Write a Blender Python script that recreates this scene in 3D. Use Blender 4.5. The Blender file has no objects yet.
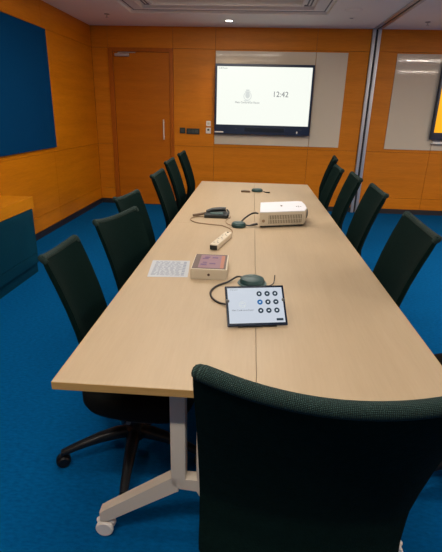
import bpy, bmesh, math, random
from mathutils import Vector, Matrix, Euler
random.seed(7)
S = bpy.context.scene
COL = S.collection
PI = math.pi
R = math.radians

# ------------------------------------------------------------------ camera
cam_data = bpy.data.cameras.new('camera')
cam = bpy.data.objects.new('camera', cam_data)
COL.objects.link(cam)
S.camera = cam
cam_data.sensor_fit = 'HORIZONTAL'
cam_data.sensor_width = 36.0
cam_data.lens = 442.75 / 442.0 * 36.0
cam_data.clip_start = 0.02
pitch, roll, yaw = R(20.391), R(1.469), R(-3.906)
Fv = Vector((math.sin(yaw)*math.cos(pitch), math.cos(yaw)*math.cos(pitch), -math.sin(pitch)))
R0 = Vector((math.cos(yaw), -math.sin(yaw), 0)); U0 = R0.cross(Fv)
Rv = math.cos(roll)*R0 + math.sin(roll)*U0
Uv = -math.sin(roll)*R0 + math.cos(roll)*U0
cam.matrix_world = Matrix(((Rv.x, Uv.x, -Fv.x, 0), (Rv.y, Uv.y, -Fv.y, 0), (Rv.z, Uv.z, -Fv.z, 1.4843), (0, 0, 0, 1)))

# ------------------------------------------------------------------ world, view
w = bpy.data.worlds.new('world'); S.world = w; w.use_nodes = True
w.node_tree.nodes['Background'].inputs[0].default_value = (1.0, 0.93, 0.85, 1)
w.node_tree.nodes['Background'].inputs[1].default_value = 0.14
S.view_settings.view_transform = 'Standard'
S.view_settings.look = 'None'
S.view_settings.exposure = 0.40
S.view_settings.gamma = 1.0
S.view_settings.use_curve_mapping = False

# lamp powers (the lamps themselves are built with their fittings below)
P_COFFER = 17.0        # each linear lamp in the ceiling coffer
P_RIGHT = 80.0         # lamps in the room half beyond the folding wall track
P_DOWN = 24.0          # lit downlight near the far wall
LAMP_COL = (1.0, 0.90, 0.78)
WARM_COL = (1.0, 0.72, 0.48)

# ------------------------------------------------------------------ materials
def lin(c):
    return tuple((v/12.92 if v <= .04045 else ((v+.055)/1.055)**2.4) for v in [x/255 for x in c])

def mat(name, col, rough=.5, metal=0, spec=.5, emit=None, es=1, coat=0, sheen=0):
    m = bpy.data.materials.new(name); m.use_nodes = True
    b = m.node_tree.nodes['Principled BSDF']
    b.inputs['Base Color'].default_value = (*col, 1)
    b.inputs['Roughness'].default_value = rough
    b.inputs['Metallic'].default_value = metal
    b.inputs['Specular IOR Level'].default_value = spec
    b.inputs['Coat Weight'].default_value = coat
    b.inputs['Sheen Weight'].default_value = sheen
    if emit:
        b.inputs['Emission Color'].default_value = (*emit, 1)
        b.inputs['Emission Strength'].default_value = es
    return m

def nodes(m):
    return m.node_tree.nodes, m.node_tree.links, m.node_tree.nodes['Principled BSDF']

def noise_mat(name, c1, c2, scale, rough=.5, stretch=(1, 1, 1), bump=0, detail=4, spec=.5, sheen=0, ramp=(.3, .7), bscale=None, coat=0):
    m = mat(name, c1, rough, spec=spec, sheen=sheen, coat=coat)
    N, L, b = nodes(m)
    tc = N.new('ShaderNodeTexCoord'); mp = N.new('ShaderNodeMapping'); mp.inputs['Scale'].default_value = stretch
    nz = N.new('ShaderNodeTexNoise'); nz.inputs['Scale'].default_value = scale; nz.inputs['Detail'].default_value = detail
    cr = N.new('ShaderNodeValToRGB')
    cr.color_ramp.elements[0].position = ramp[0]; cr.color_ramp.elements[1].position = ramp[1]
    cr.color_ramp.elements[0].color = (*c1, 1); cr.color_ramp.elements[1].color = (*c2, 1)
    L.new(tc.outputs['Object'], mp.inputs[0]); L.new(mp.outputs[0], nz.inputs['Vector'])
    L.new(nz.outputs[0], cr.inputs[0]); L.new(cr.outputs[0], b.inputs['Base Color'])
    if bump:
        n2 = N.new('ShaderNodeTexNoise'); n2.inputs['Scale'].default_value = bscale or scale*3; n2.inputs['Detail'].default_value = 3
        L.new(mp.outputs[0], n2.inputs['Vector'])
        bp = N.new('ShaderNodeBump'); bp.inputs['Strength'].default_value = bump; bp.inputs['Distance'].default_value = .004
        L.new(n2.outputs[0], bp.inputs['Height']); L.new(bp.outputs[0], b.inputs['Normal'])
    return m

def wood(name, dark, mid, light, stretch, rough=.4, band=1.0, coat=0.0):
    """veneer: fine grain lines running along the axis with the small stretch, broad soft bands across it"""
    m = mat(name, mid, rough, coat=coat, spec=.22)
    N, L, b = nodes(m)
    tc = N.new('ShaderNodeTexCoord'); mp = N.new('ShaderNodeMapping'); mp.inputs['Scale'].default_value = stretch
    L.new(tc.outputs['Object'], mp.inputs[0])
    a = N.new('ShaderNodeTexNoise'); a.inputs['Scale'].default_value = 2.2*band; a.inputs['Detail'].default_value = 2
    f = N.new('ShaderNodeTexNoise'); f.inputs['Scale'].default_value = 22; f.inputs['Detail'].default_value = 5; f.inputs['Roughness'].default_value = .6
    L.new(mp.outputs[0], a.inputs['Vector']); L.new(mp.outputs[0], f.inputs['Vector'])
    mx = N.new('ShaderNodeMath'); mx.operation = 'MULTIPLY_ADD'; mx.inputs[1].default_value = .45
    m2 = N.new('ShaderNodeMath'); m2.operation = 'MULTIPLY'; m2.inputs[1].default_value = .55
    L.new(a.outputs[0], m2.inputs[0]); L.new(f.outputs[0], mx.inputs[0]); L.new(m2.outputs[0], mx.inputs[2])
    cr = N.new('ShaderNodeValToRGB')
    cr.color_ramp.elements[0].position = .32; cr.color_ramp.elements[1].position = .68
    cr.color_ramp.elements[0].color = (*dark, 1); cr.color_ramp.elements[1].color = (*light, 1)
    e = cr.color_ramp.elements.new(.5); e.color = (*mid, 1)
    L.new(mx.outputs[0], cr.inputs[0]); L.new(cr.outputs[0], b.inputs['Base Color'])
    return m

M = {}
M['veneer_far'] = wood('orange_veneer', (.48, .150, .004), (.57, .182, .006), (.65, .215, .009), (.35, 1, 4.5), .42)
M['veneer_left'] = wood('orange_veneer_side', (.47, .145, .001), (.56, .178, .002), (.64, .21, .004), (1, .35, 4.5), .42)
M['veneer_door'] = wood('door_veneer', (.39, .105, .002), (.46, .128, .003), (.53, .150, .004), (.35, 1, 4.5), .42)
M['door_frame'] = wood('door_frame_wood', (.33, .082, .004), (.39, .098, .006), (.45, .115, .008), (4, 4, .4), .4)
M['cabinet_top'] = wood('cabinet_top_wood', (.50, .170, .002), (.56, .198, .003), (.62, .22, .004), (4, .35, 4), .35)
M['groove'] = mat('panel_groove', (.10, .03, .006), .8)
M['table'] = wood('table_laminate', (.388, .296, .190), (.412, .315, .205), (.434, .333, .219), (6, .35, 6), .42, band=.7)
M['table_edge'] = wood('table_edging', (.40, .235, .075), (.44, .27, .09), (.48, .30, .11), (.6, 6, 6), .45)
M['carpet'] = noise_mat('blue_carpet', (.0002, .064, .20), (.0006, .100, .29), 38, .95, (1, 2.2, 1), bump=.5, spec=.03, ramp=(.25, .75), bscale=220)
M['ceiling'] = noise_mat('ceiling_paint', (.90, .87, .79), (.94, .91, .83), 1.5, .85, spec=.2)
M['coffer'] = mat('coffer_paint', (.86, .83, .77), .8, spec=.2)
M['slot_dark'] = mat('diffuser_slot', (.16, .15, .145), .7)
M['baseboard'] = mat('black_baseboard', (.012, .013, .018), .5)
M['pinboard'] = noise_mat('blue_fabric_panel', (.0003, .036, .115), (.0006, .048, .15), 160, .95, spec=.05)
M['cabinet_blue'] = noise_mat('blue_cabinet_front', (.001, .036, .062), (.002, .044, .074), 3, .5, spec=.15)
M['board'] = mat('back_painted_glass', (.61, .54, .43), .045, spec=.16)
M['alu'] = mat('brushed_aluminium', (.55, .56, .60), .35, metal=.8)
M['track_dark'] = mat('track_gap', (.02, .022, .03), .6)
M['chair_fabric'] = noise_mat('dark_green_mesh_fabric', (.0015, .0078, .0070), (.0026, .0112, .0102), 90, .9, bump=.3, spec=.05, sheen=.0)
M['chair_black'] = noise_mat('black_seat_fabric', (.002, .003, .003), (.004, .005, .005), 120, .9, bump=.3, spec=.15)
M['plastic'] = mat('black_plastic', (.007, .008, .010), .38, spec=.35)
M['plastic_grey'] = mat('dark_grey_plastic', (.10, .105, .11), .4)
M['chrome'] = mat('polished_metal', (.65, .65, .66), .2, metal=1)
M['white_metal'] = mat('white_powder_coat', (.66, .59, .49), .4)
M['white_plastic'] = mat('white_plastic', (.78, .75, .70), .4)
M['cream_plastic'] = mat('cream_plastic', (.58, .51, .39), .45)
M['bezel'] = mat('navy_black_bezel', (.006, .018, .055), .3)
M['bezel_dark'] = mat('black_bezel', (.004, .012, .03), .25)
M['sockets'] = mat('dark_wall_plate', (.016, .028, .026), .35)
M['plug_dark'] = mat('plate_key', (.05, .06, .06), .35)
M['teal_plastic'] = mat('dark_teal_plastic', (.010, .050, .052), .45)
M['teal_light'] = mat('teal_grey_plastic', (.06, .12, .12), .4)
M['dark_box'] = mat('very_dark_plastic', (.014, .020, .022), .4)
M['cable_black'] = mat('black_cable', (.012, .010, .010), .5)
M['cable_tan'] = mat('tan_cable', (.30, .20, .12), .55)
M['brown_plastic'] = mat('brown_plastic', (.12, .07, .035), .5)
M['paper'] = mat('white_paper', (.46, .49, .53), .9, spec=.1)
M['ink'] = mat('printed_ink', (.27, .30, .38), .9, spec=.1)
M['vent_dark'] = mat('vent_shadow_gap', (.14, .12, .08), .7)
M['lamp'] = mat('lamp_glass', (1, 1, 1), .4, emit=(1, .92, .80), es=14)
M['screen_white'] = mat('lit_screen', (0, 0, 0), .3, spec=.2, emit=(.90, .93, .86), es=.80)
M['screen_grey_text'] = mat('screen_text', (0, 0, 0), .4, spec=.1, emit=(.13, .14, .15), es=1)
M['screen_pale_mark'] = mat('screen_crest', (0, 0, 0), .4, spec=.1, emit=(.52, .55, .53), es=1)
M['screen_yellow'] = mat('lit_yellow_screen', (0, 0, 0), .3, spec=.2, emit=(.85, .36, .01), es=1)
M['tablet_screen'] = mat('lit_tablet_screen', (0, 0, 0), .25, spec=.3, emit=(.44, .48, .54), es=1)
M['icon_dark'] = mat('screen_icon_dark', (0, 0, 0), .4, spec=.1, emit=(.02, .035, .05), es=1)
M['icon_blue'] = mat('screen_icon_blue', (0, 0, 0), .4, spec=.1, emit=(.01, .10, .28), es=1)
M['icon_light'] = mat('screen_icon_glyph', (0, 0, 0), .4, spec=.1, emit=(.55, .6, .66), es=1)
M['print_brown'] = mat('printed_dark_brown', (.065, .030, .022), .45)
M['print_purple'] = mat('printed_mauve', (.20, .095, .13), .45)
M['print_red'] = mat('printed_rust', (.36, .11, .05), .45)
M['print_violet'] = mat('printed_violet', (.09, .03, .13), .45)
M['sticker'] = mat('blue_sticker', (.02, .16, .33), .5)

def weave_mat():
    m = mat('green_weave_edge', (.01, .03, .028), .75, spec=.2)
    N, L, b = nodes(m)
    uv = N.new('ShaderNodeUVMap')
    sp = N.new('ShaderNodeSeparateXYZ'); L.new(uv.outputs[0], sp.inputs[0])
    def sin_of(sock, k):
        a = N.new('ShaderNodeMath'); a.operation = 'MULTIPLY'; a.inputs[1].default_value = k; L.new(sock, a.inputs[0])
        s = N.new('ShaderNodeMath'); s.operation = 'SINE'; L.new(a.outputs[0], s.inputs[0]); return s
    # uv in metres: x along the edge, y round it; offset rows make a diagonal dot pattern
    add = N.new('ShaderNodeMath'); add.operation = 'ADD'; L.new(sp.outputs[0], add.inputs[0]); L.new(sp.outputs[1], add.inputs[1])
    sub = N.new('ShaderNodeMath'); sub.operation = 'SUBTRACT'; L.new(sp.outputs[0], sub.inputs[0]); L.new(sp.outputs[1], sub.inputs[1])
    s1 = sin_of(add.outputs[0], 2*PI/.0055); s2 = sin_of(sub.outputs[0], 2*PI/.0055)
    pr = N.new('ShaderNodeMath'); pr.operation = 'MULTIPLY'; L.new(s1.outputs[0], pr.inputs[0]); L.new(s2.outputs[0], pr.inputs[1])
    cr = N.new('ShaderNodeValToRGB'); cr.color_ramp.elements[0].position = .15; cr.color_ramp.elements[1].position = .75
    cr.color_ramp.elements[0].color = (.004, .014, .013, 1); cr.color_ramp.elements[1].color = (.034, .075, .068, 1)
    L.new(pr.outputs[0], cr.inputs[0]); L.new(cr.outputs[0], b.inputs['Base Color'])
    bp = N.new('ShaderNodeBump'); bp.inputs['Strength'].default_value = .5; bp.inputs['Distance'].default_value = .002
    L.new(pr.outputs[0], bp.inputs['Height']); L.new(bp.outputs[0], b.inputs['Normal'])
    return m
M['weave'] = weave_mat()

# ------------------------------------------------------------------ mesh helpers
class MB:
    def __init__(self):
        self.bm = bmesh.new()
        self.uv = None
    def _xf(self, vs, loc=(0, 0, 0), rot=(0, 0, 0)):
        mtx = Matrix.Translation(loc) @ Euler(rot).to_matrix().to_4x4()
        for v in vs: v.co = mtx @ v.co
    def box(self, c, s, rot=(0, 0, 0), bev=0, seg=2):
        r = bmesh.ops.create_cube(self.bm, size=1)
        vs = r['verts']
        for v in vs: v.co = Vector((v.co.x*s[0], v.co.y*s[1], v.co.z*s[2]))
        if bev:
            es = list({e for v in vs for e in v.link_edges})
            g = bmesh.ops.bevel(self.bm, geom=es, offset=bev, segments=seg, affect='EDGES', profile=.5)
            vs = list({v for f in g['faces'] for v in f.verts} | {v for v in vs if v.is_valid})
            seen = set(vs); st = list(vs)
            while st:
                v = st.pop()
                for e in v.link_edges:
                    o = e.other_vert(v)
                    if o not in seen: seen.add(o); st.append(o)
            vs = list(seen)
        self._xf(vs, c, rot); return self
    def b2(self, lo, hi, bev=0, seg=2):
        c = [(a+b)/2 for a, b in zip(lo, hi)]; s = [b-a for a, b in zip(lo, hi)]
        return self.box(c, s, bev=bev, seg=seg)
    def lathe(self, prof, loc=(0, 0, 0), rot=(0, 0, 0), n=24, sx=1, sy=1):
        bm = self.bm; rings = []; allv = []
        for r, z in prof:
            if r < 1e-6:
                v = bm.verts.new((0, 0, z)); rings.append([v]); allv.append(v)
            else:
                ring = [bm.verts.new((r*sx*math.cos(2*PI*i/n), r*sy*math.sin(2*PI*i/n), z)) for i in range(n)]
                rings.append(ring); allv += ring
        for a, b in zip(rings, rings[1:]):
            for i in range(n):
                j = (i+1) % n
                if len(a) == 1 and len(b) == 1: continue
                if len(a) == 1: bm.faces.new((a[0], b[j], b[i]))
                elif len(b) == 1: bm.faces.new((a[i], a[j], b[0]))
                else: bm.faces.new((a[i], a[j], b[j], b[i]))
        self._xf(allv, loc, rot); return self
    def cyl(self, r, h, loc=(0, 0, 0), rot=(0, 0, 0), n=24, bev=0.0):
        b = min(bev, r*.5, h*.5)
        pr = [(0, -h/2), (r-b, -h/2), (r, -h/2+b), (r, h/2-b), (r-b, h/2), (0, h/2)] if b else [(0, -h/2), (r, -h/2), (r, h/2), (0, h/2)]
        return self.lathe(pr, loc, rot, n)
    def tube(self, pts, rad, n=8, smooth=6, flat=1.0):
        """round tube through pts (catmull-rom when smooth > 0); rad a number or one per point"""
        P = [Vector(p) for p in pts]
        rr = rad if isinstance(rad, (list, tuple)) else [rad]*len(P)
        if smooth and len(P) > 2:
            Q = []; RR = []
            for i in range(len(P)-1):
                p0 = P[max(i-1, 0)]; p1 = P[i]; p2 = P[i+1]; p3 = P[min(i+2, len(P)-1)]
                for k in range(smooth):
                    t = k/smooth
                    Q.append(.5*((2*p1)+(-p0+p2)*t+(2*p0-5*p1+4*p2-p3)*t*t+(-p0+3*p1-3*p2+p3)*t**3))
                    RR.append(rr[i]*(1-t)+rr[i+1]*t)
            Q.append(P[-1]); RR.append(rr[-1]); P, rr = Q, RR
        bm = self.bm; rings = []; up = Vector((0, 0, 1)); L = 0
        lay = self.bm.loops.layers.uv.verify(); us = []
        for i, p in enumerate(P):
            t = (P[min(i+1, len(P)-1)]-P[max(i-1, 0)]).normalized()
            a = up.cross(t)
            if a.length < 1e-3: a = Vector((1, 0, 0)).cross(t)
            a.normalize(); b = t.cross(a)
            rings.append([bm.verts.new(p+(a*math.cos(2*PI*k/n)+b*math.sin(2*PI*k/n)*flat)*rr[i]) for k in range(n)])
            if i: L += (P[i]-P[i-1]).length
            us.append(L)
        circ = 2*PI*sum(rr)/len(rr)
        for i in range(len(rings)-1):
            for k in range(n):
                j = (k+1) % n
                f = bm.faces.new((rings[i][k], rings[i][j], rings[i+1][j], rings[i+1][k]))
                for lp, (u, vv) in zip(f.loops, ((us[i], k), (us[i], k+1), (us[i+1], k+1), (us[i+1], k))):
                    lp[lay].uv = (u, vv/n*circ)
        bm.faces.new(list(reversed(rings[0]))); bm.faces.new(rings[-1])
        return self
    def prism(self, poly, z0, z1, loc=(0, 0, 0), rot=(0, 0, 0), bev=0):
        bm = self.bm
        a = [bm.verts.new((x, y, z0)) for x, y in poly]; b = [bm.verts.new((x, y, z1)) for x, y in poly]
        fs = [bm.faces.new(list(reversed(a))), bm.faces.new(b)]
        n = len(poly)
        for i in range(n):
            j = (i+1) % n; fs.append(bm.faces.new((a[i], a[j], b[j], b[i])))
        vs = a+b
        if bev:
            es = list({e for f in fs[:2] for e in f.edges})
            g = bmesh.ops.bevel(bm, geom=es, offset=bev, segments=2, affect='EDGES', profile=.5)
            seen = set(v for f in g['faces'] for v in f.verts); st = list(seen)
            while st:
                v = st.pop()
                for e in v.link_edges:
                    o = e.other_vert(v)
                    if o not in seen: seen.add(o); st.append(o)
            vs = list(seen)
        self._xf(vs, loc, rot); return self
    def build(self, name, m, parent=None, loc=(0, 0, 0), rot=(0, 0, 0), smooth=True, angle=35):
        bmesh.ops.recalc_face_normals(self.bm, faces=self.bm.faces[:])
        me = bpy.data.meshes.new(name); self.bm.to_mesh(me); self.bm.free()
        me.materials.append(m)
        if smooth:
            for p in me.polygons: p.use_smooth = True
            me.set_sharp_from_angle(angle=R(angle))
        o = bpy.data.objects.new(name, me); COL.objects.link(o)
        if smooth:
            md = o.modifiers.new('weighted_normals', 'WEIGHTED_NORMAL'); md.keep_sharp = True
        o.location = loc; o.rotation_euler = rot
        if parent: o.parent = parent
        return o

def tag(o, label=None, cat=None, group=None, kind=None):
    if label: o['label'] = label
    if cat: o['category'] = cat
    if group: o['group'] = group
    if kind: o['kind'] = kind
    return o

def thing(name, label, cat, loc=(0, 0, 0), rot=(0, 0, 0), group=None):
    o = bpy.data.objects.new(name, None); COL.objects.link(o)
    o.empty_display_size = .1
    o.location = loc; o.rotation_euler = rot
    return tag(o, label, cat, group)

def copy_tree(o, parent=None):
    c = o.copy(); COL.objects.link(c); c.parent = parent
    for ch in list(o.children): copy_tree(ch, c)
    return c

def struct(mb, name, m, **k):
    o = mb.build(name, m, **k); o['kind'] = 'structure'; return o

def text_part(name, body, size, m, parent, loc, rot, depth=.0006, align='CENTER'):
    cu = bpy.data.curves.new(name, 'FONT'); cu.body = body; cu.size = size; cu.extrude = depth
    cu.align_x = align; cu.align_y = 'CENTER'; cu.resolution_u = 3
    t = bpy.data.objects.new(name, cu); COL.objects.link(t)
    dg = bpy.context.evaluated_depsgraph_get()
    me = bpy.data.meshes.new_from_object(t.evaluated_get(dg))
    bpy.data.objects.remove(t); bpy.data.curves.remove(cu)
    me.name = name; me.materials.clear(); me.materials.append(m)
    o = bpy.data.objects.new(name, me); COL.objects.link(o)
    o.location = loc; o.rotation_euler = rot
    if parent: o.parent = parent
    return o

def area_lamp(name, parent, loc, sx, sy, power, col, rot=(0, 0, 0), spread=180):
    l = bpy.data.lights.new(name, 'AREA'); l.shape = 'RECTANGLE'; l.size = sx; l.size_y = sy
    l.energy = power; l.color = col; l.spread = R(spread)
    o = bpy.data.objects.new(name, l); COL.objects.link(o); o.location = loc; o.rotation_euler = rot
    if parent: o.parent = parent
    return o

# ------------------------------------------------------------------ room
XL, XR, YF, YN, H = -2.534, 5.80, 7.26, -2.40, 2.632
XT = 1.635                                   # the line of the folding wall track
struct(MB().b2((XL-.1, YN-.1, -.06), (XR+.1, YF+.12, 0)), 'floor', M['carpet'])

# ceiling slab with an opening for the stepped coffer
CX0, CX1, CY0, CY1 = -1.66, .80, .6, 6.33
cb = MB()
cb.b2((XL-.1, YN-.1, H), (CX0, YF+.12, H+.12)); cb.b2((CX1, YN-.1, H), (XR+.1, YF+.12, H+.12))
cb.b2((CX0, CY1, H), (CX1, YF+.12, H+.12)); cb.b2((CX0, YN-.1, H), (CX1, CY0, H+.12))
struct(cb, 'ceiling', M['ceiling'])
def ring(mb, x0, x1, y0, y1, wd, z0, z1):
    mb.b2((x0, y0, z0), (x0+wd, y1, z1)); mb.b2((x1-wd, y0, z0), (x1, y1, z1))
    mb.b2((x0+wd, y0, z0), (x1-wd, y0+wd, z1)); mb.b2((x0+wd, y1-wd, z0), (x1-wd, y1, z1))
cof = MB()
ring(cof, CX0, CX1, CY0, CY1, .16, H+.028, H+.13)
ring(cof, CX0+.16, CX1-.16, CY0+.16, CY1-.16, .03, H+.012, H+.13)
ring(cof, CX0+.19, CX1-.19, CY0+.19, CY1-.19, .13, H+.050, H+.13)
ring(cof, CX0+.32, CX1-.32, CY0+.32, CY1-.32, .03, H+.022, H+.16)
cof.b2((CX0, CY0, H+.13), (CX1, CY1, H+.17))
for y0 in (5.36, 5.50, 5.64, 5.78): cof.b2((CX0+.35, y0, H+.055), (CX1-.35, y0+.075, H+.075))
struct(cof, 'trim_1', M['coffer'])
sl = MB()
ring(sl, CX0+.225, CX1-.225, CY0+.225, CY1-.225, .018, H+.046, H+.051)
ring(sl, CX0+.265, CX1-.265, CY0+.265, CY1-.265, .018, H+.046, H+.051)
ring(sl, CX0+.035, CX1-.035, CY0+.035, CY1-.035, .014, H+.025, H+.029)
tag(sl.build('air_diffuser', M['slot_dark']), 'thin dark air slots running round the stepped recess in the ceiling', 'air vent')

# far wall: dark backing and veneered panels with fine joints between them
G = .0018
cols = [XL, -2.283, -1.297, -.661, .812, 1.575, 1.70, 2.665, 3.9, 5.0, XR]
rows = [.075, .252, .955, 2.343, H]
wf = MB(); wf.b2((XL-.1, YF+.012, 0), (XR+.1, YF+.12, H))
struct(wf, 'wall_far', M['groove'])
wp = MB()
for i in range(len(cols)-1):
    a, b = cols[i], cols[i+1]
    if abs(a-1.575) < .001: continue
    for j in range(len(rows)-1):
        if abs(a+2.283) < .001 and j < 3: continue          # the door stands here
        wp.b2((a+G, YF, rows[j]+(G if j else 0)), (b-G, YF+.014, rows[j+1]-(G if j < 3 else 0)), bev=.0012, seg=1)
struct(wp, 'wall_far_panelling', M['veneer_far'], smooth=False)
# left wall
struct(MB().b2((XL-.12, YN-.1, 0), (XL-.012, YF+.012, H)), 'wall_left', M['groove'])
wl = MB()
ys = [YN, .9, 3.0, 5.62, YF]
for i in range(len(ys)-1):
    for j in range(len(rows)-1):
        wl.b2((XL-.014, ys[i]+G, rows[j]+G), (XL, ys[i+1]-G, rows[j+1]-G), bev=.0012, seg=1)
struct(wl, 'wall_left_panelling', M['veneer_left'], smooth=False)
struct(MB().b2((XR, YN-.1, 0), (XR+.12, YF+.12, H)), 'wall_right', M['veneer_left'])
struct(MB().b2((XL, YF-.012, 0), (-2.287, YF+.01, .077)).b2((-1.293, YF-.012, 0), (1.575, YF+.01, .077)).b2((1.70, YF-.012, 0), (XR, YF+.01, .077)), 'baseboard_far', M['baseboard'])
struct(MB().b2((XL, YN, 0), (XL+.012, YF-.012, .077)), 'baseboard_left', M['baseboard'])

# the door in the far wall
fr = MB()
fr.b2((-2.283, YF-.018, 0), (-2.215, YF+.02, 2.343), bev=.003); fr.b2((-1.352, YF-.018, 0), (-1.297, YF+.02, 2.343), bev=.003)
fr.b2((-2.215, YF-.018, 2.290), (-1.352, YF+.02, 2.343), bev=.003)
fro = struct(fr, 'trim_2', M['door_frame'])
dr = thing('door_1', None, None, (-1.36, YF, 0)); dr['kind'] = 'structure'
dl = MB(); dl.b2((-.851, -.004, .006), (.004, .012, 2.286), bev=.002)
dl.build('door_leaf', M['veneer_door'], dr)
ha = MB()
ha.tube([(-.088, -.062, 1.045), (-.088, -.062, 1.345)], .011, 12, 0)
for z in (1.085, 1.305): ha.tube([(-.088, -.062, z), (-.088, -.004, z)], .007, 10, 0)
tag(ha.build('door_handle', mat('pale_satin_metal', (.72, .66, .58), .4, metal=.25), dr), 'upright brushed metal pull handle')
cl = MB()
cl.b2((-.815, -.052, 2.222), (-.60, -.004, 2.262), bev=.006)
cl.b2((-.77, -.035, 2.262), (-.74, -.018, 2.276)); cl.b2((-.76, -.030, 2.272), (-.50, -.018, 2.282))
tag(cl.build('door_closer', M['alu'], dr), 'small silver door closer')

# folding wall track: ceiling rail and wall jamb
rl = MB()
rl.b2((XT-.058, YN, H-.012), (XT-.014, YF, H+.004)); rl.b2((XT+.014, YN, H-.012), (XT+.058, YF, H+.004))
struct(rl, 'trim_3', M['alu'])
struct(MB().b2((XT-.014, YN, H-.004), (XT+.014, YF, H+.002)), 'trim_4', M['track_dark'])
jb = MB()
jb.b2((1.577, YF-.035, 0), (1.622, YF+.012, H-.012), bev=.004); jb.b2((1.652, YF-.035, 0), (1.698, YF+.012, H-.012), bev=.004)
struct(jb, 'trim_5', M['alu'])
struct(MB().b2((1.622, YF-.012, 0), (1.652, YF+.012, H-.012)), 'trim_6', M['track_dark'])

# ------------------------------------------------------------------ lamps
def coffer_lamp(y, label, power):
    t = thing('linear_ceiling_lamp', label, 'ceiling lamp', (-.43, y, H+.075), group=None)
    MB().b2((-.92, -.055, 0), (.92, .055, .055), bev=.006).build('housing', M['white_plastic'], t)
    d = MB().b2((-.90, -.024, -.008), (.90, .024, .001), bev=.003).build('diffuser', M['lamp'], t)
    area_lamp('lamp_light', t, (0, 0, -.012), 1.78, .045, power, LAMP_COL)
coffer_lamp(5.22, 'added linear fill lamp, out of view in the ceiling recess, the one nearest the screen', P_COFFER*.6)  # added unseen fill light that brightens the floor at the far end
coffer_lamp(4.30, 'long white linear lamp in the ceiling recess above the far part of the table', P_COFFER*.9)
coffer_lamp(3.40, 'long white linear lamp in the ceiling recess above the middle of the table', P_COFFER*.85)
coffer_lamp(2.2, 'long white linear lamp in the ceiling recess above the near half of the table', P_COFFER*.40)
coffer_lamp(1.0, 'long white linear lamp in the ceiling recess above the near end of the table', P_COFFER*.22)
def right_lamp(x, y, label):
    t = thing('linear_ceiling_lamp', label, 'ceiling lamp', (x, y, H))
    MB().b2((-1.0, -.055, -.022), (1.0, .055, 0), bev=.005).build('housing', M['white_plastic'], t)
    MB().b2((-.97, -.024, -.030), (.97, .024, -.021), bev=.003).build('diffuser', M['lamp'], t)
    area_lamp('lamp_light', t, (0, 0, -.034), 1.9, .045, P_RIGHT, LAMP_COL)
right_lamp(3.9, 3.8, 'linear ceiling lamp beyond the folding wall track, nearer the far wall')
right_lamp(4.6, 1.2, 'linear ceiling lamp beyond the folding wall track, nearer the viewer')
def near_lamp(x, y, label):
    t = thing('linear_ceiling_lamp', label, 'ceiling lamp', (x, y, H))
    MB().b2((-.92, -.055, -.022), (.92, .055, 0), bev=.005).build('housing', M['white_plastic'], t)
    MB().b2((-.90, -.045, -.030), (.90, .045, -.021), bev=.003).build('diffuser', M['lamp'], t)
    area_lamp('lamp_light', t, (0, 0, -.034), 1.78, .09, P_COFFER*1.4, LAMP_COL)
near_lamp(-.43, .0, 'linear ceiling lamp on the near side of the ceiling recess')

def downlight(x, y, label, lit, power=P_DOWN, rim=.055):
    t = thing('downlight', label, 'ceiling lamp', (x, y, H))
    MB().lathe([(rim-.012, -.001), (rim-.010, -.006), (rim, -.004), (rim+.003, 0), (rim-.012, 0)], n=28).build('ring', M['white_plastic'], t)
    MB().cyl(rim-.012, .004, (0, 0, -.0025), n=24).build('lens', M['lamp'] if lit else M['slot_dark'], t)
    if lit:
        l = bpy.data.lights.new('lamp_light', 'SPOT'); l.energy = power; l.color = WARM_COL; l.spot_size = R(110); l.spot_blend = .8
        l.shadow_soft_size = .03
        o = bpy.data.objects.new('lamp_light', l); COL.objects.link(o); o.location = (0, 0, -.012); o.parent = t
    return t
downlight(-.44, 6.76, 'small round lit downlight in the ceiling above the left end of the screen', True)
downlight(1.13, 6.5, 'small round unlit downlight in the ceiling left of the folding wall track', False, rim=.035)
t = thing('ceiling_speaker', 'flat round white speaker grille in the ceiling by the recess corner', 'speaker', (1.06, 6.02, H))
MB().lathe([(.085, -.001), (.09, -.006), (.105, -.005), (.108, 0), (.085, 0)], n=36).build('rim', M['coffer'], t)
MB().cyl(.085, .004, (0, 0, -.0022), n=32).build('grille', M['ceiling'], t)
def sprinkler(x, y, label):
    t = thing('sprinkler', label, 'sprinkler', (x, y, H))
    MB().lathe([(0, -.004), (.03, -.004), (.036, 0), (0, 0)], n=20).build('rose', M['plastic_grey'], t)
    MB().cyl(.007, .035, (0, 0, -.02), n=10).cyl(.02, .003, (0, 0, -.039), n=14).build('head', M['alu'], t)
sprinkler(-2.01, 6.43, 'small sprinkler head in the ceiling near the left corner')
sprinkler(2.14, 6.70, 'small sprinkler head in the ceiling right of the folding wall track')

# ------------------------------------------------------------------ things on the walls
pb = MB().b2((XL+.001, 1.2, 1.012), (XL+.028, 5.645, 2.332), bev=.004)
tag(pb.build('pinboard', M['pinboard']), 'large dark blue fabric pinboard on the left wood wall', 'pinboard')

def board(x0, x1, label):
    return tag(MB().b2((x0, YF-.014, 1.000), (x1, YF-.001, 2.322), bev=.002).build('glass_board', M['board']), label, 'board')
board(-.655, .811, 'wide glossy grey-beige glass board behind the big white screen')
board(.817, 1.272, 'narrow plain grey-beige glass board right of the big white screen')
board(1.968, 2.662, 'plain grey-beige glass board right of the folding wall track')
board(2.668, 4.1, 'grey-beige glass board behind the yellow screen at the right edge')

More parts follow.
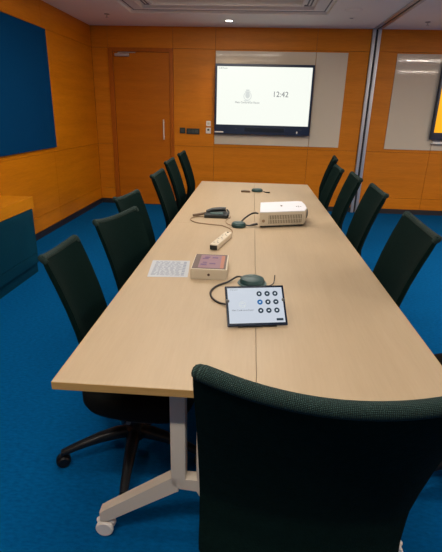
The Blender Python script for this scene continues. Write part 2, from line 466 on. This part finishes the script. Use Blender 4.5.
def wall_plate(x, z, wd, ht, m, label, keys, km):
    t = thing('wall_plate', label, 'wall switch', (x, YF, z))
    MB().b2((-wd/2, -.010, -ht/2), (wd/2, -.0005, ht/2), bev=.003).build('plate', m, t)
    for (kx, kz, kw, kh) in keys:
        MB().b2((kx-kw/2, -.0135, kz-kh/2), (kx+kw/2, -.0095, kz+kh/2), bev=.001).build('key', km, t)
    return t
wall_plate(-1.160, 1.188, .088, .086, M['sockets'], 'small square dark switch plate right of the door', [(0, 0, .05, .05)], M['plug_dark'])
wall_plate(-.995, 1.180, .205, .086, M['sockets'], 'wide dark switch plate between the square plate and the thermostat', [(-.06, 0, .045, .05), (0, 0, .045, .05), (.06, 0, .045, .05)], M['plug_dark'])
wall_plate(-.752, 1.302, .072, .076, M['white_plastic'], 'plain white wall plate above the thermostat', [(0, 0, .034, .034)], M['cream_plastic'])
wall_plate(-.752, 1.198, .078, .088, M['white_plastic'], 'white thermostat with dark display left of the big screen', [(0, .012, .034, .026)], M['sockets'])

# big display: x -.651..803, z 1.17..2.141
dz0, dz1, dx0, dx1 = 1.163, 2.146, -.652, .802
t = thing('wall_display', 'large white interactive screen showing 12:42 on the far wall', 'screen', ((dx0+dx1)/2, YF-.014, dz0))
Wd = (dx1-dx0)/2; Hd = dz1-dz0
fr = MB(); d0, d1 = -.085, -.001
fr.b2((-Wd, d0+.02, 0), (Wd, d1, Hd), bev=.006)
fr.b2((-Wd, d0, 0), (-Wd+.030, d0+.03, Hd), bev=.004); fr.b2((Wd-.030, d0, 0), (Wd, d0+.03, Hd), bev=.004)
fr.b2((-Wd+.02, d0, Hd-.036), (Wd-.02, d0+.03, Hd), bev=.004); fr.b2((-Wd+.02, d0, 0), (Wd-.02, d0+.03, .135), bev=.004)
fr.build('housing', M['bezel'], t)
ps = MB().b2((-Wd+.029, d0+.012, .133), (Wd-.029, d0+.022, Hd-.035)).build('screen_panel', M['screen_white'], t)
yT = d0+.0112
text_part('clock_digits', '12:42', .108, M['screen_grey_text'], t, (.255, yT, .575), (PI/2, 0, 0))
text_part('caption_text', 'Main Conference Room', .038, M['screen_grey_text'], t, (-.235, yT, .455), (PI/2, 0, 0))
text_part('status_text', '12:42 Room', .026, M['screen_grey_text'], t, (-Wd+.05, yT, Hd-.062), (PI/2, 0, 0), align='LEFT')
cr = MB()
cr.lathe([(.050, 0), (.060, 0), (.060, .0008), (.050, .0008), (.050, 0)], (-.235, yT, .545), (PI/2, 0, 0), 28)
cr.lathe([(0, 0), (.034, 0), (.034, .0008), (0, .0008)], (-.235, yT, .555), (PI/2, 0, 0), 20, 1, 1.25)
cr.box((-.235, yT, .625), (.05, .001, .022)); cr.box((-.235, yT, .605), (.085, .001, .010))
cr.box((-.235, yT, .478), (.11, .001, .010), rot=(0, .1, 0))
cr.build('crest_mark', M['screen_pale_mark'], t)
sb = MB(); sb.b2((-.26, d0-.006, .042), (.34, d0+.004, .098), bev=.003)
for k in range(3): sb.lathe([(.012, 0), (.019, 0), (.019, .003), (.012, .003), (.012, 0)], (-.03+k*.05, d0-.006, .07), (PI/2, 0, 0), 16)
sb.build('control_panel', M['bezel_dark'], t)
tag(MB().b2((-.72, d0-.003, .016), (-.585, d0+.001, .034), bev=.001).build('sticker', M['white_plastic'], t), 'small white sticker')
tag(MB().cyl(.012, .006, (Wd-.19, d0-.002, .048), (PI/2, 0, 0), 14).b2((Wd-.198, d0-.003, .026), (Wd-.182, d0, .044)).build('mark', M['white_plastic'], t), 'small pale mark')
MB().b2((-.40, d0-.002, .075), (-.385, d0+.001, .085)).build('button', M['plastic_grey'], t)
MB().b2((Wd-.16, d0-.002, .080), (Wd-.12, d0+.001, .086)).build('button', M['plastic_grey'], t)

# second display at the right edge
t = thing('wall_display', 'screen with a yellow picture at the right edge of the far wall', 'screen', (3.28, YF-.014, 1.163))
Wd = .67
fr = MB(); fr.b2((-Wd, d0+.02, 0), (Wd, d1, 1.06), bev=.006)
fr.b2((-Wd, d0, 0), (-Wd+.030, d0+.03, 1.06), bev=.004); fr.b2((Wd-.030, d0, 0), (Wd, d0+.03, 1.06), bev=.004)
fr.b2((-Wd+.02, d0, 1.024), (Wd-.02, d0+.03, 1.06), bev=.004); fr.b2((-Wd+.02, d0, 0), (Wd-.02, d0+.03, .10), bev=.004)
fr.build('housing', M['bezel'], t)
MB().b2((-Wd+.029, d0+.012, .098), (Wd-.029, d0+.022, 1.025)).build('screen_panel', M['screen_yellow'], t)
t = thing('marker_tray', 'small pale tray under the yellow screen', 'tray', (2.86, YF-.014, 1.10))
MB().b2((-.21, -.075, 0), (.21, -.001, .012), bev=.003).b2((-.21, -.075, .01), (.21, -.069, .03), bev=.002).build('tray', M['white_plastic'], t)
for k in range(2):
    tag(MB().cyl(.009, .12, (0, 0, 0), (0, PI/2, 0), 12, .003).build('marker_pen', M['icon_blue'] if k == 0 else M['white_plastic'], None, (2.74+k*.16, YF-.055, 1.1215)),
        ['blue marker pen lying in the tray under the yellow screen', 'white marker pen lying in the tray under the yellow screen'][k], 'marker pen')

# low cabinet by the left wall
t = thing('low_cabinet', 'low blue cabinet with an orange wood top against the left wall', 'cabinet', (XL+.014, 0, 0))
W = .512
MB().b2((.004, .9, .092), (W-.012, 3.868, .606), bev=.003).build('body', M['cabinet_blue'], t)
tag(MB().b2((0, .885, .612), (W, 3.90, .716), bev=.003).build('top', M['cabinet_top'], t), 'thick orange wood top')
MB().b2((.004, .92, 0), (W-.016, 3.862, .092)).build('plinth', M['cabinet_blue'], t)
for k in range(4):
    y1 = 3.864-k*.735
    d = MB().b2((W-.014, y1-.731, .197), (W, y1, .608), bev=.002).build('door', M['cabinet_blue'], t)
MB().b2((W-.014, .925, .096), (W-.001, 3.864, .193), bev=.002).build('drawer', M['cabinet_blue'], t)

# ------------------------------------------------------------------ chairs
def back_profile(z):
    pts = [(.40, -.205), (.47, -.19), (.55, -.168), (.63, -.165), (.70, -.180), (.80, -.208), (.90, -.243), (1.0, -.283), (1.05, -.305)]
    for (a, b), (c, d) in zip(pts, pts[1:]):
        if z <= c: 
            k = (z-a)/(c-a); return b+(d-b)*k
    return pts[-1][1]
HZ0 = .43
def back_pt(u, v):
    """u -1..1 across, v 0..1 up; the middle bulges backwards, the top corners rise"""
    ztop = .996+.027*abs(u)**2
    z = HZ0+(ztop-HZ0)*v
    hw = .193+.017*min(1, max(0, (z-.5)/.5))
    if v < .10: hw -= .03*(1-v/.10)**2
    y = back_profile(z)-.018+.045*u*u
    return Vector((u*hw, y, z))
def chair_back_mb():
    mb = MB(); bm = mb.bm; nu, nv = 20, 26
    F, B = [], []
    for j in range(nv+1):
        v = j/nv; fr, bk = [], []
        for i in range(nu+1):
            u = -1+2*i/nu
            p = back_pt(u, v); px = back_pt(min(u+.02, 1), v)-back_pt(max(u-.02, -1), v); pz = back_pt(u, min(v+.02, 1))-back_pt(u, max(v-.02, 0))
            n = px.cross(pz).normalized()
            th = .016*max(.55, (1-abs(u)**8*.45))*max(.45, 1-abs(2*v-1)**12*.55)
            fr.append(bm.verts.new(p-n*th)); bk.append(bm.verts.new(p+n*th))
        F.append(fr); B.append(bk)
    for j in range(nv):
        for i in range(nu):
            bm.faces.new((F[j][i], F[j][i+1], F[j+1][i+1], F[j+1][i])); bm.faces.new((B[j][i], B[j+1][i], B[j+1][i+1], B[j][i+1]))
    for j in range(nv):
        bm.faces.new((F[j][0], F[j+1][0], B[j+1][0], B[j][0])); bm.faces.new((F[j][nu], B[j][nu], B[j+1][nu], F[j+1][nu]))
    for i in range(nu):
        bm.faces.new((F[0][i], B[0][i], B[0][i+1], F[0][i+1])); bm.faces.new((F[nv][i], F[nv][i+1], B[nv][i+1], B[nv][i]))
    return mb

def make_chair(label, group=None):
    t = thing('office_chair', label, 'chair')
    b = chair_back_mb().build('backrest', M['chair_fabric'], t, angle=60)
    # woven edge rolled over the top and down the two sides
    pts = [back_pt(-1+2*i/16, 1.0) for i in range(17)]
    path = [back_pt(-1, .955)+Vector((.010, 0, 0))]+[p+Vector((0, 0, -.006)) for p in [back_pt(-.955, .998)]+pts[1:-1]+[back_pt(.955, .998)]]+[back_pt(1, .955)-Vector((.010, 0, 0))]
    nn = len(path); rad = [.011, .0145]+[.0155]*(nn-4)+[.0145, .011]
    MB().tube(path, rad, 14, 3).build('top_edging', M['weave'], t, angle=70)
    # seat cushion
    poly = []
    for k in range(40):
        a = 2*PI*k/40; c, s = math.cos(a), math.sin(a); e = 3.6
        x = .245*(abs(c)**(2/e))*(1 if c > 0 else -1); y = .235*(abs(s)**(2/e))*(1 if s > 0 else -1)
        poly.append((x*(1-.08*(y < 0)*abs(y)/.235), y+.055))
    s = MB(); bm = s.bm
    layers = [(.84, .392), (.96, .398), (1.0, .420), (1.0, .455), (.96, .476), (.80, .485), (.4, .482)]
    rings = [[bm.verts.new((x*k, (y-.055)*k+.055, z-.018*max(0, (y-.12))*3)) for x, y in poly] for k, z in layers]
    for a, b2 in zip(rings, rings[1:]):
        for i in range(40): bm.faces.new((a[i], a[(i+1) % 40], b2[(i+1) % 40], b2[i]))
    bm.faces.new(rings[0]); bm.faces.new(rings[-1])
    s.build('seat', M['chair_black'], t, angle=70)
    MB().prism([(x*.86, (y-.055)*.86+.055) for x, y in poly], .376, .394, bev=.006).build('seat_pan', M['plastic_grey'], t)
    # spine joining seat and back
    MB().tube([(0, .02, .395), (0, -.12, .392), (0, -.205, .43), (0, -.212, .48), (0, -.208, .53)], [.03, .03, .026, .020, .014], 10, 5).build('spine', M['plastic'], t)
    MB().b2((-.09, -.09, .338), (.09, .12, .380), bev=.01).build('tilt_mechanism', M['plastic'], t)
    lv = MB().tube([(.08, .03, .378), (.18, .04, .376), (.215, .045, .372)], [.006, .006, .010], 8, 3)
    tag(lv.build('lever', M['plastic_grey'], t), 'slim grey height lever')
    MB().cyl(.027, .17, (0, 0, .20), n=20).cyl(.016, .10, (0, 0, .325), n=16).build('gas_column', M['plastic'], t)
    MB().lathe([(0, .085), (.048, .085), (.052, .10), (.046, .135), (.030, .150), (0, .150)], n=24).build('hub', M['plastic'], t)
    return t

def add_star(t, rot):
    for k in range(5):
        a = rot+k*2*PI/5; c, s = math.cos(a), math.sin(a)
        lg = MB(); bm = lg.bm; rings = []
        for d, wd, zt, th in ((.02, .028, .140, .040), (.08, .027, .142, .042), (.16, .023, .130, .034), (.24, .019, .108, .027), (.30, .017, .088, .023), (.325, .013, .080, .020)):
            prof = [(-1, -.9), (-.85, -1), (.85, -1), (1, -.9), (1, .1), (.75, .75), (.3, 1), (-.3, 1), (-.75, .75), (-1, .1)]
            rings.append([bm.verts.new((d, wd*p, zt-th/2+q*th/2)) for p, q in prof])
        for a1, b1 in zip(rings, rings[1:]):
            for i in range(10): bm.faces.new((a1[i], a1[(i+1) % 10], b1[(i+1) % 10], b1[i]))
        bm.faces.new(rings[0]); bm.faces.new(rings[-1])
        o = lg.build('leg', M['plastic'], t, (0, 0, 0), (0, 0, a), angle=50)
        ct = MB()
        for y in (-.014, .014): ct.cyl(.027, .016, (.318, y, .027), (PI/2, 0, 0), 20, .005)
        ct.cyl(.007, .05, (.310, 0, .055), n=10); ct.lathe([(.029, -.013), (.031, -.010), (.031, .010), (.029, .013)], (.318, 0, .029), (PI/2, 0, 0), 20)
        ct.build('castor', M['plastic'], o)

def set_height(t, dz):
    for ch in t.children:
        if ch.name.split('.')[0] in ('backrest', 'top_edging', 'seat', 'seat_pan', 'spine', 'tilt_mechanism', 'lever'): ch.location.z += dz

CH_L = 'chairs along the left side of the table'
CH_R = 'chairs along the right side of the table'
# back-top middle x, y ; facing angle (deg, 0 = +y) ; height shift ; star angle (world deg)
chairs = [
    (-.75, 1.63, -92, -.05, 204, 'dark green high-back chair on the left, the one nearest the viewer', CH_L),
    (-.745, 2.36, -107, -.08, 190, 'dark green chair on the left, second from the viewer, beside the sheet of paper', CH_L),
    (-.86, 2.97, -102, -.08, 215, 'dark green chair on the left partly hidden behind the second chair', CH_L),
    (-.765, 3.535, -90, 0, 180, 'dark green chair on the left side, third counting from the screen', CH_L),
    (-.845, 4.475, -90, 0, 200, 'dark green chair on the left side, second counting from the screen', CH_L),
    (-.865, 5.36, -90, 0, 188, 'dark green chair on the left side, nearest the screen and the door', CH_L),
    (.905, 5.33, 82, 0, 10, 'dark green chair on the right side, nearest the screen, mostly hidden', CH_R),
    (.785, 4.33, 89, 0, 30, 'dark green chair on the right side, second counting from the screen', CH_R),
    (.825, 3.75, 88, 0, 0, 'dark green chair on the right side, third counting from the screen', CH_R),
    (.835, 3.07, 88, 0, 25, 'dark green chair on the right side, standing beside the white projector', CH_R),
    (.775, 2.07, 87, 0, 12, 'dark green chair alone on the right, separated by a gap from the row', CH_R),
    (1.33, 1.62, 90, 0, 195, 'dark chair mostly outside the right edge of the picture', CH_R),
    (.155, .635, 0, .055, 20, 'large dark chair seen from behind at the near end of the table', None),
]
proto = make_chair('x')
for i, (hx, hy, fa, dz, star, label, group) in enumerate(chairs):
    c = proto if i == 0 else copy_tree(proto)
    chairs[i] = chairs[i]+(c,)
WIDTHS = {-.75: .72, -.745: .97, -.86: .82, .155: 1.14, .775: 1.22, .835: 1.12, .825: 1.08}
for (hx, hy, fa, dz, star, label, group, c) in chairs:
    a = R(fa); f = Vector((-math.sin(a), math.cos(a), 0))
    c.location = Vector((hx, hy, 0))+f*.265; c.rotation_euler = (0, 0, a)
    for ch in c.children:
        if ch.name.split('.')[0] in ('backrest', 'top_edging'): ch.scale.x = WIDTHS.get(round(hx, 3), 1.0)
    tag(c, label, 'chair', group)
    add_star(c, R(star)-a); set_height(c, dz)
    if group is None:                        # this one's back leans a little to its right
        for ch in c.children:
            if ch.name.split('.')[0] in ('backrest', 'top_edging'): ch.rotation_euler.y = R(2.0); ch.location.x = -.035

# ------------------------------------------------------------------ tables (four flip-top tables pushed together)
TROT = R(.46)
TY0, TY1 = 1.073, 5.119
TL = (TY1-TY0)/2
def flip_table(label, cx, side, y0, length, near_ext=0.0, sticker=False):
    """side -1 left row, +1 right row. origin at the table's middle on the floor"""
    t = thing('flip_top_table', label, 'table')
    w2 = .2997; l2 = length/2-.0004
    MB().b2((-w2, -l2-near_ext, .704), (w2, l2, .730), bev=.0015).build('tabletop', M['table'], t)
    e = MB()
    e.b2((-w2+.001, -l2-near_ext-.0012, .7045), (w2-.001, -l2-near_ext+.002, .7288)); e.b2((-w2+.001, l2-.002, .7045), (w2-.001, l2+.0001, .7288))
    e.b2((side*(w2+.0006)-.001, -l2-near_ext+.001, .7045), (side*(w2+.0006)+.001, l2-.001, .7288))
    tag(e.build('edging', M['table_edge'], t), 'thin light-brown edging')
    for s in (-1, 1):
        ly = s*(l2-.120)
        lg = MB()
        xo = .055*-side
        lg.box((xo, ly, .48), (.052, .042, .445), bev=.005)                    # post
        # feet: sloping arms either side of the post
        for d in (-1, 1):
            poly = [(xo, .30), (xo+d*.026, .300), (d*.215, .122), (d*.236, .112), (d*.236, .070), (d*.200, .075), (xo+d*.012, .238), (xo, .238)]
            if d != side: poly = [(xo, .296), (xo+d*.085, .296), (d*.222, .118), (d*.240, .108), (d*.240, .070), (d*.205, .075), (xo+d*.065, .250), (xo, .250)]
            lg.prism([(x, z) for x, z in poly], -.021, .021, (0, ly, 0), (PI/2, 0, 0), bev=.003)
        o = lg.build('leg', M['white_metal'], t, angle=30)
        o['label'] = 'white T-shaped leg with sloping feet'
        for d in (-1, 1):
            ct = MB()
            yw = ly
            for k in (-.016, .016): ct.cyl(.033, .018, (d*.222, yw+k, .033), (PI/2, 0, 0), 22, .005)
            ct.cyl(.010, .04, (d*.218, yw, .070), n=12)
            ct.tube([(d*.192, yw, .052), (d*.215, yw, .070), (d*.248, yw, .052)], .012, 8, 3)
            ct.build('castor', M['white_plastic'], o)
        if s == -1:
            # the slim upright beside the post, carried on a short bracket
            up = MB(); q = .070 if side < 0 else -.070
            up.tube([(xo+q, ly-.01, .700), (xo+q, ly-.012, .50), (xo+q+.003, ly-.012, .34), (xo+q+.006, ly-.012, .245)], [.008, .009, .012, .010], 8, 4)
            up.b2((min(xo, xo+q), ly-.014, .248), (max(xo, xo+q), ly+.010, .298), bev=.004)
            up.build('support_bracket', M['white_metal'], t)
            if sticker:
                tag(MB().cyl(.009, .002, (xo-.004, ly-.0225, .676), (PI/2, 0, 0), 18).build('sticker', M['sticker'], t), 'small round blue dot')
    MB().b2((-.018, -l2+.15, .655), (.018, l2-.15, .690), bev=.004).build('beam', M['white_metal'], t)
    for s in (-1, 1): MB().b2((-.22, s*(l2-.12)-.02, .688), (.22, s*(l2-.12)+.02, .7045), bev=.003).build('bearer', M['white_metal'], t)
    return t
TC = Vector((.0205, (TY0+TY1)/2, 0))
def place_table(t, lx, ly, extra=0):
    v = Matrix.Rotation(TROT, 3, 'Z') @ Vector((lx, ly, 0))
    t.location = TC+v; t.rotation_euler = (0, 0, TROT+extra)
near = flip_table('light beech flip-top table on wheels, near one of the left row', 0, -1, 0, TL, 0, True)
place_table(near, -.3003, -TL/2)
t2 = flip_table('light beech flip-top table, far one of the left row, under the dark phone', 0, -1, 0, TL)
place_table(t2, -.3003, TL/2)
t3 = flip_table('light beech flip-top table, near one of the right row, behind the large dark chair', 0, 1, 0, TL, .018)
place_table(t3, .3003, -TL/2)
t4 = flip_table('light beech flip-top table, far one of the right row, under the white projector', 0, 1, 0, TL)
place_table(t4, .3003, TL/2)
for o in (near, t2, t3, t4): o['group'] = 'flip-top tables pushed together'

TZ = .7302
# ------------------------------------------------------------------ touch panel near the middle of the table
t = thing('touch_panel', 'small tilted touch panel with nine round icons on the table', 'tablet', (.041, 1.492, TZ), (0, 0, R(11)))
tilt = R(44)
pw, ph = .230, .162
body = MB(); body.box((0, 0, ph/2), (pw, .010, ph), bev=.0035)
hold = body.build('bezel', M['bezel_dark'], t, (0, 0, .006), (-tilt, 0, 0))
rr = (0, 0, 0)
MB().b2((-pw/2+.009, -.0056, .011), (pw/2-.009, -.0049, ph-.010)).build('screen_panel', M['tablet_screen'], hold)
for r_ in range(3):
    for c_ in range(3):
        x = .016+c_*.031; z = .127-r_*.034
        blue = r_ == 1 and c_ == 0
        o = MB().cyl(.0105, .0006, (x, -.0058, z), (PI/2, 0, 0), 20).build('icon', M['icon_blue' if blue else 'icon_dark'], hold)
        if blue: o['label'] = 'blue round icon'
        g = MB()
        if (r_ + c_) % 2: g.box((x, -.0063, z), (.007, .0005, .0045))
        else: g.cyl(.0036, .0005, (x, -.0063, z), (PI/2, 0, 0), 12)
        g.build('icon_glyph', M['icon_light'], hold)
MB().box((.086, -.0058, .0225), (.026, .0006, .009)).build('screen_button', M['icon_dark'], hold)
text_part('caption_text', 'Main Conference Room', .0085, M['screen_grey_text'], hold, (-.052, -.0058, .062), (PI/2, 0, 0), .0003)
text_part('status_text', '12:42 Room', .0065, M['screen_grey_text'], hold, (-.098, -.0058, .145), (PI/2, 0, 0), .0003, 'LEFT')
cm = MB()
cm.lathe([(.0115, 0), (.013, 0), (.013, .0005), (.0115, .0005), (.0115, 0)], (-.052, -.0056, .084), (PI/2, 0, 0), 22)
cm.box((-.058, -.0058, .080), (.003, .0005, .005)); cm.box((-.046, -.0058, .080), (.003, .0005, .005)); cm.box((-.052, -.0058, .090), (.009, .0005, .003))
cm.build('crest_mark', M['screen_pale_mark'], hold)
st = MB(); st.prism([(0.003, 0), (.100, 0), (.112, .004), (.104, .060), (.096, .090), (.088, .094), (.012, .014)], -.075, .075, (0, 0, 0), (PI/2, 0, PI/2), bev=.003)
st.build('stand', M['dark_box'], t)
for s in (-1, 1):
    MB().cyl(.009, .014, (s*.108, .070, .078), (0, PI/2, 0), 16, .003).build('side_knob', M['plastic_grey'], t)

# puck microphone behind the touch panel, with its cable
t = thing('microphone_puck', 'dark green oval microphone puck just behind the touch panel', 'microphone', (.014, 1.945, TZ))
t.scale = (.86, .86, .78)
MB().lathe([(0, 0), (.075, 0), (.080, .003), (.078, .006), (.066, .008), (0, .008)], n=36, sx=1, sy=.95).build('base_ring', M['teal_light'], t)
MB().lathe([(.066, .008), (.069, .018), (.062, .034), (.045, .042), (.020, .044), (0, .044)], n=36, sx=1, sy=.95).build('dome', M['teal_plastic'], t)
MB().lathe([(0, .044), (.012, .0440), (.013, .0455), (0, .046)], (-.01, .02, 0), n=16).build('button', M['teal_light'], t)
cb = MB().tube([(-.032, 1.965, .752), (-.06, 1.975, .748), (-.100, 1.93, .737), (-.145, 1.88, .7355), (-.167, 1.81, .7355), (-.155, 1.74, .7355), (-.12, 1.69, .7355), (-.075, 1.665, .740), (-.045, 1.645, .748)], .0045, 8, 6)
tag(cb.build('cable', M['cable_black']), 'thick dark cable looping left from the microphone puck to the touch panel', 'cable')
cb = MB().tube([(.074, 1.91, .735), (.095, 1.915, .735), (.112, 1.94, .736), (.118, 1.965, .742), (.120, 1.98, .765)], .0026, 7, 6)
tag(cb.build('cable', M['cable_black']), 'short thin cable with an upturned tip right of the microphone puck', 'cable')

# white tablet box
t = thing('tablet_box', 'white tablet box with a dark purple-screened tablet pictured on its lid', 'box', (-.196, 2.085, TZ), (0, 0, R(1)))
bw, bd, bh = .172, .236, .052
MB().b2((-bw/2, -bd/2, 0), (bw/2, bd/2, bh), bev=.002).build('carton', M['cream_plastic'], t)
MB().b2((-bw/2+.004, -bd/2+.006, bh-.001), (bw/2-.006, bd/2-.006, bh+.0008)).build('lid_picture', M['print_brown'], t)
pp = MB().b2((-bw/2+.032, -bd/2+.018, bh), (bw/2-.034, bd/2-.020, bh+.0013)).build('pictured_screen', M['print_purple'], t)
MB().b2((bw/2-.034, -bd/2+.018, bh), (bw/2-.017, bd/2-.024, bh+.0013)).build('pictured_side_band', M['print_red'], t)
k = MB()
for (x, y, a, b) in ((-.020, .062, .026, .018), (.020, .060, .028, .018), (-.028, .04, .03, .012), (-.030, -.052, .030, .022), (-.026, -.022, .02, .014), (.012, -.035, .030, .016)):
    k.box((x, y, bh+.0017), (a, b, .0008))
k.build('pictured_icons', M['print_violet'], t)
mk = MB(); mk.cyl(.0065, .0008, (0, -bd/2-.0004, bh*.46), (PI/2, 0, 0), 18); mk.box((.001, -bd/2-.0005, bh*.46+.0062), (.002, .0008, .004), rot=(0, .4, 0))
mk.build('logo', M['print_brown'], t)

# sheet of paper with print
t = thing('paper_sheet', 'sheet of white printed paper lying left of the tablet box', 'paper', (-.4015, 2.102, TZ), (0, 0, R(4)))
MB().prism([(-.098, -.132), (.096, -.124), (.090, .124), (-.108, .118)], 0, .0006).build('sheet', M['paper'], t)
k = MB()
random.seed(3)
for r_ in range(16):
    y = .100-r_*.0135; x = -.086
    while x < .045:
        l = random.uniform(.008, .026)
        k.box((min(x+l/2, .05), y, .0009), (l, .0050, .0004)); x += l+random.uniform(.004, .010)
for r_ in range(9): k.box((.068, .095-r_*.024, .0009), (.015, .013, .0004))
k.build('print', M['ink'], t)

# extension socket block (power strip) and its thin cable
t = thing('power_strip', 'cream power strip with dark near end in the middle of the table', 'power strip', (-.180, 2.598, TZ), (0, 0, R(-13))
)
MB().b2((-.025, -.155, 0), (.025, .155, .034), bev=.006).build('casing', M['cream_plastic'], t)
tag(MB().b2((-.022, -.1575, .003), (.022, -.152, .028), bev=.002).build('end_cap', M['dark_box'], t), 'dark end of the strip')
for kx in range(3):
    y = -.098+kx*.085
    k = MB(); k.box((0, y+.018, .0345), (.006, .014, .0012)); k.box((-.012, y-.010, .0345), (.010, .005, .0012)); k.box((.012, y-.010, .0345), (.010, .005, .0012))
    k.build('socket', M['plastic_grey'], t)
MB().box((0, .135, .035), (.012, .008, .004), bev=.001).build('switch', M['plastic_grey'], t)
cb = MB().tube([(-.145, 2.766, .745), (-.130, 2.90, .735), (-.20, 3.02, .734), (-.30, 3.05, .734), (-.40, 3.09, .734), (-.455, 3.18, .734), (-.43, 3.27, .734), (-.37, 3.30, .734)], .0035, 7, 6)
tag(cb.build('cable', M['cable_tan']), 'thin tan cable looping from the power strip towards the dark phone', 'cable')

# dark desk phone with slim arm
t = thing('desk_phone', 'black desk phone with a thin arm pointing left on the table', 'phone', (-.275, 3.325, TZ), (0, 0, R(4)))
t.scale = (.86, .86, .86)
MB().prism([(-.105, -.075), (.085, -.085), (.105, -.06), (.100, .085), (-.06, .095), (-.108, .03)], 0, .032, bev=.008).build('base', M['dark_box'], t)
MB().tube([(-.085, .02, .036), (-.03, .045, .050), (.04, .05, .056), (.085, .045, .056)], [.016, .018, .019, .020], 10, 4).build('handset', M['dark_box'], t)
MB().b2((-.055, -.060, .030), (.060, -.005, .040), bev=.003).build('keypad', M['teal_light'], t)
tag(MB().tube([(-.095, -.01, .030), (-.16, -.04, .022), (-.205, -.055, .018)], [.011, .011, .010], 10, 3).build('arm', M['brown_plastic'], t), 'slim brownish arm')
MB().tube([(.095, .03, .055), (.110, -.02, .045), (.103, -.07, .022)], .008, 8, 4).build('cord', M['dark_box'], t)

# small hub beside the projector, cables to it
t = thing('microphone_puck', 'small dark oval hub left of the white projector, cables attached', 'microphone', (-.092, 3.03, TZ))
t.scale = (.92, .92, .9)
MB().lathe([(0, 0), (.050, 0), (.055, .006), (.055, .022), (.046, .034), (.020, .038), (0, .038)], n=32, sx=1, sy=1.1).build('body', M['teal_plastic'], t)
MB().lathe([(0, .037), (.018, .037), (.018, .0395), (0, .040)], n=20).build('button', M['teal_light'], t)
tag(MB().tube([(-.075, 3.075, .757), (-.050, 3.12, .775), (-.010, 3.14, .800), (.020, 3.125, .812), (.040, 3.11, .812)], .0062, 8, 6).build('cable', M['cable_black']),
    'dark cable arching from the hub up to the back of the projector', 'cable')
tag(MB().tube([(-.045, 3.03, .745), (-.020, 3.03, .742), (.010, 3.04, .746), (.040, 3.045, .752)], [.0055, .0055, .009, .009], 8, 5).build('cable', M['cable_black']),
    'short straight dark cable with plug between the hub and the projector', 'cable')
tag(MB().tube([(-.17, 3.33, .736), (-.165, 3.29, .7335), (-.19, 3.20, .7335), (-.18, 3.10, .7335), (-.140, 3.03, .737)], .0028, 7, 6).build('cable', M['cable_tan']),
    'thin tan cable running from the desk phone to the hub', 'cable')

# white projector
OX, OY = .21, 3.20
foot = [(.050, 3.010), (.368, 3.122), (.392, 3.225), (.392, 3.345), (.378, 3.470), (.350, 3.480), (.056, 3.365)]
foot = [(x-OX, y-OY) for x, y in foot]
t = thing('projector', 'white boxy projector with a slatted vent on the far half of the table', 'projector', (OX, OY, TZ))
hh = .108
MB().prism(foot, .014, hh, bev=.005).build('case', M['cream_plastic'], t)
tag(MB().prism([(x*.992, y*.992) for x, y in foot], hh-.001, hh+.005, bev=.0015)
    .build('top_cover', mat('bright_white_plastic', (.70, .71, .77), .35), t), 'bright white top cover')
MB().prism([(x*.95, y*.95) for x, y in foot], .005, .015, bev=.002).build('underside', M['dark_box'], t)
fa = math.atan2(.112, .318); fl = math.hypot(.112, .318)
fx = (foot[0][0], foot[0][1], 0)
vg = MB().b2((.068, -.0012, .030), (fl-.022, .004, hh-.020)).build('vent', M['vent_dark'], t, fx, (0, 0, fa))
sl = MB()
for k in range(20): sl.b2((.071+k*.0122, -.0035, .031), (.0765+k*.0122, .002, hh-.021))
sl.b2((.068, -.0035, .056), (fl-.022, .002, .059))
sl.build('vent_slats', M['cream_plastic'], vg)
MB().cyl(.011, .002, (.030, -.0008, .050), (PI/2, 0, 0), 18).build('side_mark', M['cable_tan'], t, fx, (0, 0, fa))
ln = MB().cyl(.036, .016, (.186, .085, .060), (0, PI/2, 0), 28, .003).build('lens_ring', M['plastic_grey'], t)
MB().cyl(.027, .003, (.195, .085, .060), (0, PI/2, 0), 24).build('lens_glass', M['bezel_dark'], ln)
MB().cyl(.009, .002, (.0, .075, hh+.0055), n=16).box((.0, .050, hh+.0055), (.010, .02, .002)).build('logo', M['plug_dark'], t)
for (x, y) in ((.11, .06), (.125, .045), (.14, .06), (.125, .075)): MB().cyl(.005, .002, (x, y, hh+.0055), n=10).build('key', M['plastic_grey'], t)
for (x, y) in ((-.12, -.13), (.13, -.05), (-.12, .12), (.12, .21)): MB().cyl(.012, .006, (x, y, .003), n=14).build('foot', M['plastic'], t)

# things at the far end
t = thing('microphone_puck', 'small dark device at the far end of the table near the screen', 'microphone', (.036, 4.53, TZ), (0, 0, .1))
t.scale = (.9, .9, .8)
MB().lathe([(0, 0), (.052, 0), (.058, .008), (.056, .026), (.045, .036), (0, .040)], n=28, sx=1.1, sy=1).build('body', M['teal_plastic'], t)
MB().lathe([(0, .0390), (.015, .0390), (.015, .041), (0, .0415)], n=16).build('button', M['teal_light'], t)
tag(MB().tube([(.100, 4.50, .737), (.125, 4.47, .735), (.160, 4.45, .738)], [.004, .006, .008], 8, 4).build('cable', M['cable_black']), 'short dark cable stub beside the device at the far end', 'cable')
t = thing('remote_control', 'small brown remote control at the far end of the table', 'remote control', (-.080, 4.47, TZ), (0, 0, .05))
MB().b2((-.045, -.020, 0), (.045, .020, .016), bev=.004).build('casing', M['brown_plastic'], t)
MB().b2((-.030, -.010, .0155), (.020, .010, .0175), bev=.001).build('keypad', M['dark_box'], t)
